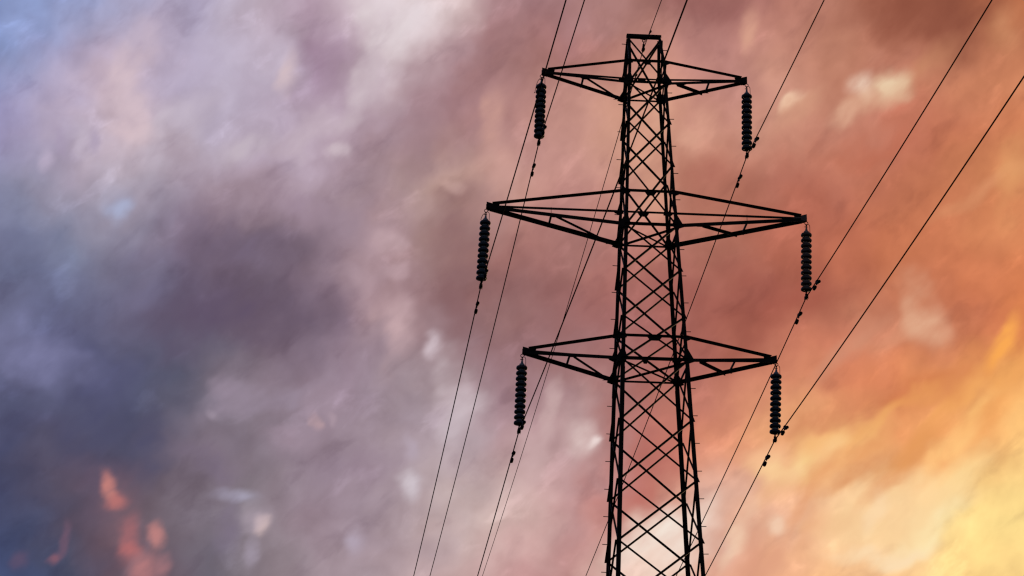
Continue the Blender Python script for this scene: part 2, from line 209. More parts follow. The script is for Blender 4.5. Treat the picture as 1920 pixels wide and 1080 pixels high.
# ------------------------------------------------------------------ world: dusk sky and cloud cover
SUN_AZ = D2R(21.0)       # compass bearing measured from +Y towards +X
SUN_EL = D2R(3.0)
world = bpy.data.worlds.new("World")
scene.world = world
world.cycles.sampling_method = 'MANUAL'; world.cycles.sample_map_resolution = 256
world.use_nodes = True
nt = world.node_tree
nt.nodes.clear()

def N(kind, **kw):
    n = nt.nodes.new(kind)
    for k, v in kw.items():
        setattr(n, k, v)
    return n
def link(a, b):
    nt.links.new(a, b)
def put(sock, v):
    if hasattr(v, 'is_linked') or isinstance(v, bpy.types.NodeSocket):
        link(v, sock)
    else:
        sock.default_value = v
def math_(op, a, b=None, c=None, clamp=False):
    n = N('ShaderNodeMath', operation=op); n.use_clamp = clamp
    put(n.inputs[0], a)
    if b is not None: put(n.inputs[1], b)
    if c is not None: put(n.inputs[2], c)
    return n.outputs[0]
def vmath(op, a, b=None):
    n = N('ShaderNodeVectorMath', operation=op)
    put(n.inputs[0], a)
    if b is not None:
        put(n.inputs['Scale'] if op == 'SCALE' else n.inputs[1], b)
    return n.outputs[0]
def mixc(f, a, b, mode='MIX'):
    n = N('ShaderNodeMix', data_type='RGBA', blend_type=mode)
    n.clamp_factor = True
    put(n.inputs[0], f)
    put(n.inputs[6], a); put(n.inputs[7], b)
    return n.outputs[2]
def lin(cr_, cg_, cb_):
    r = []
    for c in (cr_, cg_, cb_):
        c = c / 255
        r.append(c / 12.92 if c <= 0.04045 else ((c + 0.055) / 1.055) ** 2.4)
    return (r[0], r[1], r[2], 1.0)
def noise(vec, scale, detail=4, rough=0.55, out='Color', dist=0.0):
    n = N('ShaderNodeTexNoise'); n.noise_dimensions = '3D'
    put(n.inputs['Vector'], vec)
    n.inputs['Scale'].default_value = scale
    n.inputs['Detail'].default_value = detail
    n.inputs['Roughness'].default_value = rough
    n.inputs['Distortion'].default_value = dist
    return n.outputs[out]

tc = N('ShaderNodeTexCoord')
sep = N('ShaderNodeSeparateXYZ'); link(tc.outputs['Generated'], sep.inputs[0])
az = math_('MULTIPLY', math_('ARCTAN2', sep.outputs[0], sep.outputs[1]), 57.29578)
el = math_('MULTIPLY', math_('ARCSINE', sep.outputs[2]), 57.29578)
comb = N('ShaderNodeCombineXYZ'); link(az, comb.inputs[0]); link(el, comb.inputs[1])
azel = comb.outputs[0]                      # bearing and altitude, in degrees

# streaky coordinate frame: cloud bands rise to the right
mp = N('ShaderNodeMapping', vector_type='TEXTURE'); link(azel, mp.inputs[0])
mp.inputs['Rotation'].default_value = (0, 0, D2R(38)); mp.inputs['Scale'].default_value = (2.0, 1.0, 1.0)
streak = mp.outputs[0]

def centred(c, amp):
    return vmath('SCALE', vmath('SUBTRACT', c, (0.5, 0.5, 0.5)), amp)
w1 = centred(noise(azel, 0.42, 3, 0.5), 2.4)
warp1 = vmath('ADD', azel, w1)
w2 = centred(noise(streak, 1.1, 3, 0.45), 0.85)
warp = vmath('ADD', warp1, w2)
wf = vmath('ADD', vmath('ADD', azel, centred(noise(streak, 1.5, 4, 0.5), 0.5)), centred(noise(azel, 0.9, 2, 0.5), 0.6))
flat = N('ShaderNodeVectorMath', operation='MULTIPLY'); link(warp, flat.inputs[0]); flat.inputs[1].default_value = (1, 1, 0)
flat2 = N('ShaderNodeVectorMath', operation='MULTIPLY'); link(wf, flat2.inputs[0]); flat2.inputs[1].default_value = (1, 1, 0)
wg = vmath('ADD', vmath('ADD', azel, centred(noise(streak, 2.4, 3, 0.5), 0.22)), centred(noise(azel, 1.1, 2, 0.5), 0.3))
flat3 = N('ShaderNodeVectorMath', operation='MULTIPLY'); link(wg, flat3.inputs[0]); flat3.inputs[1].default_value = (1, 1, 0)
sw = N('ShaderNodeSeparateXYZ'); link(warp, sw.inputs[0])

# broad colour of the cloud deck by bearing and altitude
t = math_('DIVIDE', math_('SUBTRACT', sw.outputs[0], AZ0), AZ1 - AZ0, clamp=True)
broad = None
for i, row in enumerate(SKY_ROWS):
    cr = N('ShaderNodeValToRGB'); link(t, cr.inputs[0])
    ramp = cr.color_ramp; ramp.interpolation = 'LINEAR'
    nst = len(row) // 3
    while len(ramp.elements) < nst: ramp.elements.new(0.5)
    for k in range(nst):
        ramp.elements[k].position = k / (nst - 1)
    for k in range(nst):
        ramp.elements[k].color = lin(*row[3*k:3*k+3])
    if broad is None: broad = cr.outputs[0]
    else:
        e0 = EL0 + (EL1 - EL0) * (i - 1) / (len(SKY_ROWS) - 1); e1 = EL0 + (EL1 - EL0) * i / (len(SKY_ROWS) - 1)
        f = math_('DIVIDE', math_('SUBTRACT', sw.outputs[1], e0), e1 - e0, clamp=True)
        broad = mixc(f, broad, cr.outputs[0])
# billows: light and dark mottling inside the deck
n1 = noise(vmath('ADD', streak, vmath('SCALE', w1, 0.6)), 0.6, 4, 0.45, 'Fac')
n2 = noise(vmath('ADD', azel, vmath('SCALE', w2, 1.2)), 1.1, 4, 0.45, 'Fac')
g = math_('ADD', math_('MULTIPLY', math_('SUBTRACT', n1, 0.5), BILLOW_A), math_('MULTIPLY', math_('SUBTRACT', n2, 0.5), BILLOW_B))
mp2 = N('ShaderNodeMapping', vector_type='TEXTURE'); link(vmath('ADD', azel, vmath('SCALE', w2, 0.25)), mp2.inputs[0])
mp2.inputs['Rotation'].default_value = (0, 0, D2R(62)); mp2.inputs['Scale'].default_value = (1.6, 1.0, 1.0)
n3 = noise(mp2.outputs[0], 2.2, 3, 0.5, 'Fac')                # fine fibres
g = math_('ADD', g, math_('MULTIPLY', math_('SUBTRACT', n3, 0.5), 0.17))
g = math_('ADD', g, 1.0)
gc = N('ShaderNodeCombineXYZ'); link(math_('POWER', g, 0.85), gc.inputs[0]); link(g, gc.inputs[1]); link(g, gc.inputs[2])
deck = mixc(1.0, broad, gc.outputs[0], 'MULTIPLY')
# scattered pale tufts where the deck thins, and murky bellies where it thickens
tn = noise(vmath('ADD', streak, vmath('SCALE', w2, 0.8)), 0.95, 5, 0.58, 'Fac')
tu = N('ShaderNodeMapRange', interpolation_type='SMOOTHSTEP'); link(tn, tu.inputs[0])
tu.inputs['From Min'].default_value = 0.55; tu.inputs['From Max'].default_value = 0.74; tu.inputs['To Max'].default_value = 0.5
deck = mixc(tu.outputs[0], deck, mixc(1.0, deck, (1.42, 1.46, 1.50, 1), 'MULTIPLY'))
be = N('ShaderNodeMapRange', interpolation_type='SMOOTHSTEP'); link(tn, be.inputs[0])
be.inputs['From Min'].default_value = 0.46; be.inputs['From Max'].default_value = 0.28; be.inputs['To Max'].default_value = 0.5
deck = mixc(be.outputs[0], deck, mixc(1.0, deck, (0.72, 0.68, 0.72, 1), 'MULTIPLY'))
# single cloud features: bright gaps, lit tufts, dark bellies
ragged = math_('ADD', math_('MULTIPLY', noise(streak, 1.9, 4, 0.5, 'Fac'), 1.9), 0.05)
for (a, e, ra, re, rot, cr_, cg_, cb_, st) in FEATURES:
    mm = N('ShaderNodeMapping', vector_type='TEXTURE'); ember = a < 0 and cr_ > 1.35 * cb_      # small glowing scraps low on the left keep a soft, simple shape
    link((flat3 if ember else flat2 if ra * re < 1.0 else flat).outputs[0], mm.inputs[0])
    mm.inputs['Location'].default_value = (a, e, 0)
    mm.inputs['Rotation'].default_value = (0, 0, D2R(rot))
    mm.inputs['Scale'].default_value = (ra, re, 1)
    gr = N('ShaderNodeTexGradient', gradient_type='SPHERICAL'); link(mm.outputs[0], gr.inputs[0])
    sm = N('ShaderNodeMapRange', interpolation_type='SMOOTHERSTEP'); link(gr.outputs[1], sm.inputs[0])
    sm.inputs['From Min'].default_value = 0.0; sm.inputs['From Max'].default_value = 1.0; sm.inputs['To Max'].default_value = st
    f = math_('MULTIPLY', sm.outputs[0], ragged)
    deck = mixc(f, deck, lin(cr_, cg_, cb_))

hs = N('ShaderNodeHueSaturation'); link(deck, hs.inputs['Color']); hs.inputs['Saturation'].default_value = 0.97
deck = hs.outputs[0]
# the rest of the heavens: a clear low-sun sky under dim cloud, away from the glow
sky = N('ShaderNodeTexSky', sky_type='NISHITA')
sky.sun_disc = False
sky.sun_elevation = SUN_EL
sky.sun_rotation = SUN_AZ
rest = mixc(noise(azel, 0.06, 5, 0.6, 'Fac'), mixc(1.0, sky.outputs[0], (0.02, 0.02, 0.02, 1), 'MULTIPLY'), lin(72, 76, 96))
glow = N('ShaderNodeVectorMath', operation='DOT_PRODUCT'); link(tc.outputs['Generated'], glow.inputs[0])
glow.inputs[1].default_value = (0.0810, 0.9237, 0.3744)
mr = N('ShaderNodeMapRange', interpolation_type='SMOOTHSTEP'); link(glow.outputs['Value'], mr.inputs[0])
mr.inputs['From Min'].default_value = 0.70; mr.inputs['From Max'].default_value = 0.94
final = mixc(mr.outputs[0], rest, deck)
bg = N('ShaderNodeBackground'); link(final, bg.inputs[0]); bg.inputs[1].default_value = 1.0
wo = N('ShaderNodeOutputWorld'); link(bg.outputs[0], wo.inputs[0])

# ------------------------------------------------------------------ sun, low behind the cloud on the right
sd = bpy.data.lights.new("sun", 'SUN'); sd.energy = 0.5; sd.angle = D2R(12); sd.color = (1.0, 0.62, 0.36)
so = bpy.data.objects.new("sun", sd); COL.objects.link(so)
sdir = V((math.sin(SUN_AZ) * math.cos(SUN_EL), math.cos(SUN_AZ) * math.cos(SUN_EL), math.sin(SUN_EL)))
so.rotation_euler = sdir.to_track_quat('Z', 'Y').to_euler()

# ------------------------------------------------------------------ materials
def material(name, base, rough, metal=0.0, var=0.35, scale=6.0, bump=0.0, spec=0.5, alt=None):
    mt = bpy.data.materials.new(name); mt.use_nodes = True
    t_ = mt.node_tree; b = t_.nodes['Principled BSDF']
    b.inputs['Roughness'].default_value = rough
    b.inputs['Metallic'].default_value = metal
    b.inputs['Specular IOR Level'].default_value = spec
    co = t_.nodes.new('ShaderNodeTexCoord')
    nz = t_.nodes.new('ShaderNodeTexNoise'); nz.inputs['Scale'].default_value = scale; nz.inputs['Detail'].default_value = 6
    t_.links.new(co.outputs['Object'], nz.inputs['Vector'])
    cr = t_.nodes.new('ShaderNodeValToRGB')
    lo = tuple(c * (1 - var) for c in base); hi = alt or tuple(min(1, c * (1 + var)) for c in base)
    cr.color_ramp.elements[0].position = 0.35; cr.color_ramp.elements[0].color = (*lo, 1)
    cr.color_ramp.elements[1].position = 0.68; cr.color_ramp.elements[1].color = (*hi, 1)
    t_.links.new(nz.outputs['Fac'], cr.inputs['Fac']); t_.links.new(cr.outputs['Color'], b.inputs['Base Color'])
    if bump:
        bp = t_.nodes.new('ShaderNodeBump'); bp.inputs['Strength'].default_value = bump; bp.inputs['Distance'].default_value = 0.02
        t_.links.new(nz.outputs['Fac'], bp.inputs['Height']); t_.links.new(bp.outputs['Normal'], b.inputs['Normal'])
    return mt
M_steel = material("dark_painted_steel", (0.022, 0.021, 0.024), 0.65, 0.0, 0.45, 5.0, 0.1, 0.2, alt=(0.05, 0.036, 0.030))
M_porc = material("glazed_porcelain", (0.045, 0.06, 0.085), 0.3, 0.0, 0.3, 9.0, 0.0, 0.5)
M_porc_lit = material("lit_brown_porcelain", (0.18, 0.13, 0.115), 0.4, 0.0, 0.3, 9.0, 0.0, 0.5)  # porcelain copy with the light on the middle-right string painted into its colour
M_cap_lit = material("lit_brown_cap", (0.62, 0.48, 0.43), 0.6, 0.0, 0.3, 30.0, 0.1, 0.4)  # paler, browner cap copy; the light on that string is in the base colour
M_steel_lit = material("lit_brown_steel", (0.32, 0.24, 0.21), 0.6, 0.0, 0.4, 12.0, 0.1, 0.3)  # slight warm light on the middle-right tip bracket, put into the steel colour
M_cap = material("galvanised_cap", (0.38, 0.46, 0.55), 0.5, 0.0, 0.3, 30.0, 0.1, 0.4)
M_fit = material("blackened_fitting", (0.02, 0.02, 0.022), 0.6, 0.3, 0.3, 25.0, 0.0, 0.2)
M_wire = material("weathered_aluminium_wire", (0.012, 0.012, 0.013), 0.9, 0.0, 0.3, 3.0, 0.0, 0.03)
M_ground = material("rough_grass", (0.035, 0.05, 0.02), 0.95, 0.0, 0.5, 0.35, 0.5, 0.1, alt=(0.06, 0.055, 0.03))

# ------------------------------------------------------------------ mesh helpers
class MB:
    def __init__(s): s.v = []; s.f = []; s.sm = False
    def add(s, vs, fs):
        o = len(s.v); s.v += [tuple(x) for x in vs]; s.f += [tuple(i + o for i in f) for f in fs]; return s
    def prism(s, poly, off):
        """flat polygon extruded by the vector off"""
        n = len(poly); off = V(off)
        vs = [V(p) for p in poly] + [V(p) + off for p in poly]
        return s.add(vs, [tuple(range(n))[::-1], tuple(range(n, 2 * n))] + [(i, (i + 1) % n, n + (i + 1) % n, n + i) for i in range(n)])
    def angle(s, p0, p1, e1, e2, w, t=0.008):
        """steel angle section: heel line p0-p1, legs along e1 and e2"""
        p0 = V(p0); p1 = V(p1); d = (p1 - p0).normalized()
        a = V(e1); a = (a - d * a.dot(d)).normalized()
        b = V(e2); b = b - d * b.dot(d); b = (b - a * b.dot(a)).normalized()
        pr = [(0, 0), (w, 0), (w, t), (t, t), (t, w), (0, w)]
        return s.prism([p0 + a * x + b * y for x, y in pr], p1 - p0)
    def box(s, c, sx, sy, sz, R=None):
        c = V(c); vs = []
        for x in (-1, 1):
            for y in (-1, 1):
                for z in (-1, 1):
                    q = V((x * sx / 2, y * sy / 2, z * sz / 2)); q = R @ q if R else q
                    vs.append(c + q)
        return s.add(vs, [(0, 1, 3, 2), (4, 6, 7, 5), (0, 4, 5, 1), (2, 3, 7, 6), (0, 2, 6, 4), (1, 5, 7, 3)])
    def tube(s, pts, r, n=8, radii=None):
        pts = [V(p) for p in pts]; s.sm = True; rings = []; vs = []; fs = []
        d0 = (pts[1] - pts[0]).normalized(); up = V((0, 0, 1)) if abs(d0.z) < 0.9 else V((1, 0, 0))
        a = d0.cross(up).normalized()
        for i, p in enumerate(pts):
            d = (pts[min(i + 1, len(pts) - 1)] - pts[max(i - 1, 0)]).normalized()
            a = (a - d * a.dot(d)).normalized(); b = d.cross(a)
            rr = radii[i] if radii else r
            for k in range(n):
                th = 2 * math.pi * k / n; vs.append(p + (a * math.cos(th) + b * math.sin(th)) * rr)
        for i in range(len(pts) - 1):
            for k in range(n):
                fs.append((i * n + k, i * n + (k + 1) % n, (i + 1) * n + (k + 1) % n, (i + 1) * n + k))
        fs.append(tuple(range(n))[::-1]); fs.append(tuple((len(pts) - 1) * n + k for k in range(n)))
        return s.add(vs, fs)
    def lathe(s, prof, c=(0, 0, 0), n=28):
        s.sm = True; c = V(c); vs = []; fs = []
        for r, z in prof:
            for k in range(n):
                th = 2 * math.pi * k / n; vs.append(c + V((r * math.cos(th), r * math.sin(th), z)))
        for i in range(len(prof) - 1):
            for k in range(n):
                fs.append((i * n + k, (i + 1) * n + k, (i + 1) * n + (k + 1) % n, i * n + (k + 1) % n))
        return s.add(vs, fs)
    def torus(s, c, R_, r, ax='x', n=20, sx=1.0):
        pts = []
        for k in range(n + 1):
            th = 2 * math.pi * k / n
            u, w = R_ * sx * math.cos(th), R_ * math.sin(th)
            pts.append(V(c) + (V((0, u, w)) if ax == 'x' else V((u, 0, w))))
        return s.tube(pts, r, 6)
    def build(s, name, mat, parent=None, label=None, smooth=None):
        me = bpy.data.meshes.new(name); me.from_pydata(s.v, [], s.f); me.update()
        me.materials.append(mat)
        if s.sm if smooth is None else smooth:
            for p in me.polygons: p.use_smooth = len(p.vertices) == 4
        o = bpy.data.objects.new(name, me); COL.objects.link(o)
        if parent: o.parent = parent
        if label: o['label'] = label
        return o
def empty(name, loc=(0, 0, 0)):
    o = bpy.data.objects.new(name, None); COL.objects.link(o); o.location = loc; o.empty_display_size = 0.3
    return o
def tag(o, label, cat, group=None):
    o['label'] = label; o['category'] = cat
    if group: o['group'] = group
    return o
def copy_tree(o, parent=None):
    c = o.copy(); COL.objects.link(c); c.parent = parent
    for ch in list(o.children): copy_tree(ch, c)
    return c

# ------------------------------------------------------------------ ground (below the frame)
g_ = MB(); R0 = 1500; gn = 40
gv = []; gf = []
for i in range(gn + 1):
    for j in range(gn + 1):
        x = -R0 + 2 * R0 * i / gn; y = -R0 + 2 * R0 * j / gn
        d = math.hypot(x, y + 20)
        gv.append((x, y, 0.0 if d < 130 else (-0.02 * (d - 130) * 0.2 + 2.5 * math.sin(x * 0.006) * math.cos(y * 0.005) * min(1, (d - 130) / 300))))
for i in range(gn):
    for j in range(gn):
        a = i * (gn + 1) + j; gf.append((a, a + gn + 1, a + gn + 2, a + 1))
g_.add(gv, gf)
ground = g_.build("ground", M_ground); ground['kind'] = 'structure'

# ------------------------------------------------------------------ pylon
LV = {'top': (0.359, 25.642), 'T_top': (0.385, 24.80), 'T_bot': (0.405, 24.27), 'n1': (0.442, 23.257), 'n2': (0.486, 22.199),
      'M_top': (0.512, 21.534), 'M_bot': (0.544, 20.727), 'n3': (0.583, 19.672), 'n4': (0.631, 18.569), 'B_top': (0.651, 18.10),
      'B_bot': (0.677, 17.577), 'n5': (0.723, 16.233), 'n6': (0.778, 14.905), 'n7': (0.834, 13.587), 'n8': (0.890, 12.20),
      'n9': (0.95, 10.75), 'n10': (1.02, 9.2), 'n11': (1.16, 7.0), 'n12': (1.42, 3.8), 'foot': (1.75, 0.0)}
order = sorted(LV.values(), key=lambda q: q[1])
def wz(z):
    for (w0, z0), (w1_, z1) in zip(order, order[1:]):
        if z <= z1: return w0 + (w1_ - w0) * (z - z0) / (z1 - z0)
    return order[-1][0]
LW = lambda z: 0.066 if z > 21 else (0.078 if z > 17.4 else 0.088)     # leg section width
def corner(sx, sy, z):
    w = wz(z) + LW(z) / 2
    if z > 24.8:            # the peak narrows to a ridge along the crossarms
        k = (z - 24.8) / (25.642 - 24.8)
        return V((sx * (0.385 + (0.352 - 0.385) * k + 0.03), sy * ((0.385 + 0.033) * (1 - k) + 0.05 * k), z))
    return V((sx * w, sy * w, z))

pylon = empty("lattice_pylon")
tag(pylon, "tall black steel lattice electricity pylon with three pairs of crossarms", "pylon")
Z_ = {k: v[1] for k, v in LV.items()}
leg_obj = {}
for sx in (-1, 1):
    for sy in (-1, 1):
        b = MB()
        zs = [0.0, 3.8, 7.0, 9.2, 13.587, 17.40, 17.401, 21.0, 21.001, 24.8, 25.60]
        for z0, z1 in zip(zs, zs[1:]):
            if z1 - z0 < 0.01: continue
            p0, p1 = corner(sx, sy, z0 + 1e-4), corner(sx, sy, z1 - 1e-4)
            b.angle(p0, p1, (-sx, 0, 0), (0, -sy, 0), LW((z0 + z1) / 2), 0.009)
        for z in (17.40, 21.0):      # splice plates over the joints
            for dz in (0,):
                c0, c1 = corner(sx, sy, z - 0.22), corner(sx, sy, z + 0.22)
                o = V((sx * 0.006, sy * 0.006, 0))
                b.angle(c0 + o, c1 + o, (-sx, 0, 0), (0, -sy, 0), 0.07, 0.006)
        leg_obj[sx, sy] = b.build("leg", M_steel, pylon)

FACES = {'near': (V((0, -1, 0)), V((1, 0, 0))), 'far': (V((0, 1, 0)), V((1, 0, 0))),
         'left': (V((-1, 0, 0)), V((0, 1, 0))), 'right': (V((1, 0, 0)), V((0, 1, 0)))}
def fpt(face, s, z, off=0.0, inset=0.5):
    """point on a face: s=-1..1 across (at the leg centre lines), z height, off along the outward normal"""
    n, h = FACES[face]
    sx = -1; hs = -1 if s < 0 else 1
    c = corner(*( (hs, -1) if face == 'near' else (hs, 1) if face == 'far' else (-1, hs) if face == 'left' else (1, hs)), z)
    lw = LW(z)
    half = abs(c.dot(h)) - lw * inset
    return n * (c.dot(n) + off) + h * (half * s) + V((0, 0, z))
def brace(face, s0, z0, s1, z1, outside, w=0.043, name="diagonal_brace", dz=0.018, mb=None, ext=0.05):
    n, h = FACES[face]
    off = 0.002 if outside else -0.011
    p0 = fpt(face, s0, z0 + dz * (1 if z1 > z0 else -1) * -1 * 0 , off); p1 = fpt(face, s1, z1, off)
    up = V((0, 0, 1 if z1 > z0 else -1))
    p0 = p0 + V((0, 0, dz if z1 > z0 else -dz)) ; p1 = p1 - V((0, 0, dz if z1 > z0 else -dz))
    d = (p1 - p0).normalized()
    p0 = p0 - d * ext; p1 = p1 + d * ext
    side = d.cross(n).normalized()
    if side.z < 0: side = -side
    p0 -= side * w / 2; p1 -= side * w / 2
    b = mb or MB()
    b.angle(p0, p1, side, n if outside else -n, w, 0.006)
    if mb is None: return b.build(name, M_steel, pylon)
def strut(face, z, w=0.042, outside=True, name="horizontal_strut", mb=None, s0=-1, s1=1):
    n, h = FACES[face]
    off = 0.010 if outside else -0.019
    p0 = fpt(face, s0, z, off, 0.1); p1 = fpt(face, s1, z, off, 0.1)
    b = mb or MB(); q = V((0, 0, w / 2))
    b.angle(p0 + q, p1 + q, (0, 0, -1), n if outside else -n, w, 0.006)
    if mb is None: return b.build(name, M_steel, pylon)
def plate(face, pts, off, name="gusset_plate", parent=None, thick=0.008):
    """flat plate: pts are (horizontal, height) in the plane of the face, at its own depth"""
    n, h = FACES[face]
    zc = sum(p[1] for p in pts) / len(pts)
    dep = fpt(face, 0, zc, off).dot(n)
    b = MB(); b.prism([n * dep + h * x + V((0, 0, z)) for x, z in pts], n * thick)
    return b.build(name, M_steel, parent or pylon)

seq = ['T_bot', 'n1', 'n2', 'M_bot', 'n3', 'n4', 'B_bot', 'n5', 'n6', 'n7', 'n8']
for a, b_ in zip(seq, seq[1:]):
    za, zb = Z_[a], Z_[b_]
    for face in FACES:
        # the set that starts near/left at the top and runs down lies outside, the other inside
        if face == 'left':
            brace(face, -1, za, 1, zb, True); brace(face, 1, za, -1, zb, False)
        elif face == 'right':
            brace(face, 1, za, -1, zb, True); brace(face, -1, za, 1, zb, False)
        else:
            brace(face, -1, za, 1, zb, True, w=0.040); brace(face, 1, za, -1, zb, False, w=0.044)
lowb = MB()
for a, b_ in zip(['n8', 'n9', 'n10', 'n11', 'n12'], ['n9', 'n10', 'n11', 'n12', 'foot']):
    for face in FACES:
        zb = Z_[b_] + (0.3 if b_ == 'foot' else 0)
        brace(face, -1, Z_[a], 1, zb, True, mb=lowb); brace(face, 1, Z_[a], -1, zb, False, mb=lowb)
        if b_ in ('n10', 'n11', 'n12'): strut(face, zb, mb=lowb)
lowb.build("lower_bracing", M_steel, pylon)
M_conc = material("footing_concrete", (0.3, 0.29, 0.27), 0.9, 0, 0.2, 4.0, 0.3)
for sx in (-1, 1):
    for sy in (-1, 1):
        c = corner(sx, sy, 0.0)
        MB().box(c + V((-sx * 0.05, -sy * 0.05, 0.12)), 0.6, 0.6, 0.5).build("footing", M_conc, pylon)

# peak bracing
for face in ('near', 'far'):
    brace(face, -1, 25.54, 1, Z_['T_bot'], True, w=0.040); brace(face, 1, 25.54, -1, Z_['T_bot'], False, w=0.044)
for face in ('left', 'right'):
    brace(face, -1, 25.5, 1, Z_['T_top'], True, w=0.03); brace(face, 1, 25.5, -1, Z_['T_top'], False, w=0.03)
    brace(face, -1, Z_['T_top'], 1, Z_['T_bot'], True, w=0.03)
# horizontal frames at the crossarm chords
for k in ('T_top', 'M_top', 'B_top'):
    z = Z_[k]
    for face in FACES: strut(face, z, (0.036 if (k == 'T_top' and face == 'far') else 0.048) if face in ('near', 'far') else 0.034)
    for face in ('near', 'far'):
        wv = 0.09 if k == 'T_top' else (0.125 if k == 'M_top' else (0.155 if face == 'near' else 0.06))
        hh = 0.06 if k == 'T_top' else 0.075
        zt = z + (0.03 if k == 'T_top' else 0.01)
        cx = 0.0
        plate(face, [(cx - wv, zt), (cx + wv, zt), (cx + wv, z - 0.03), (cx + wv * 0.6, z - hh - 0.03), (cx - wv * 0.6, z - hh - 0.03), (cx - wv, z - 0.03)], 0.0175)
for k in ('T_bot', 'M_bot', 'B_bot'):
    z = Z_[k]
    for face in FACES: strut(face, z - (0.015 if k == 'T_bot' else 0), 0.044 if k == 'T_bot' else (0.055 if face == 'near' else 0.046))
    # plan bracing
    for s_ in (-1, 1):
        c0 = corner(-1, -s_, z); c1 = corner(1, s_, z)
        c0 = V((c0.x * 0.97, c0.y * 0.97, z - 0.03 - 0.012 * s_)); c1 = V((c1.x * 0.97, c1.y * 0.97, z - 0.03 - 0.012 * s_))
        sd_ = (c1 - c0).cross(V((0, 0, 1))).normalized()
        MB().angle(c0 - sd_ * 0.02, c1 - sd_ * 0.02, sd_, (0, 0, s_), 0.042, 0.006).build("plan_brace", M_steel, pylon)
# twin peak beam
tb = MB()
for sy in (-1, 1):
    tb.angle((-0.395, sy * 0.058, 25.69), (0.395, sy * 0.058, 25.69), (0, 0, -1), (0, -sy, 0), 0.068, 0.008)
tb.box((-0.34, 0, 25.65), 0.012, 0.09, 0.06); tb.box((0.34, 0, 25.65), 0.012, 0.09, 0.06); tb.box((0.0, 0, 25.612), 0.14, 0.10, 0.010)
tb.build("peak_beam", M_steel, pylon)

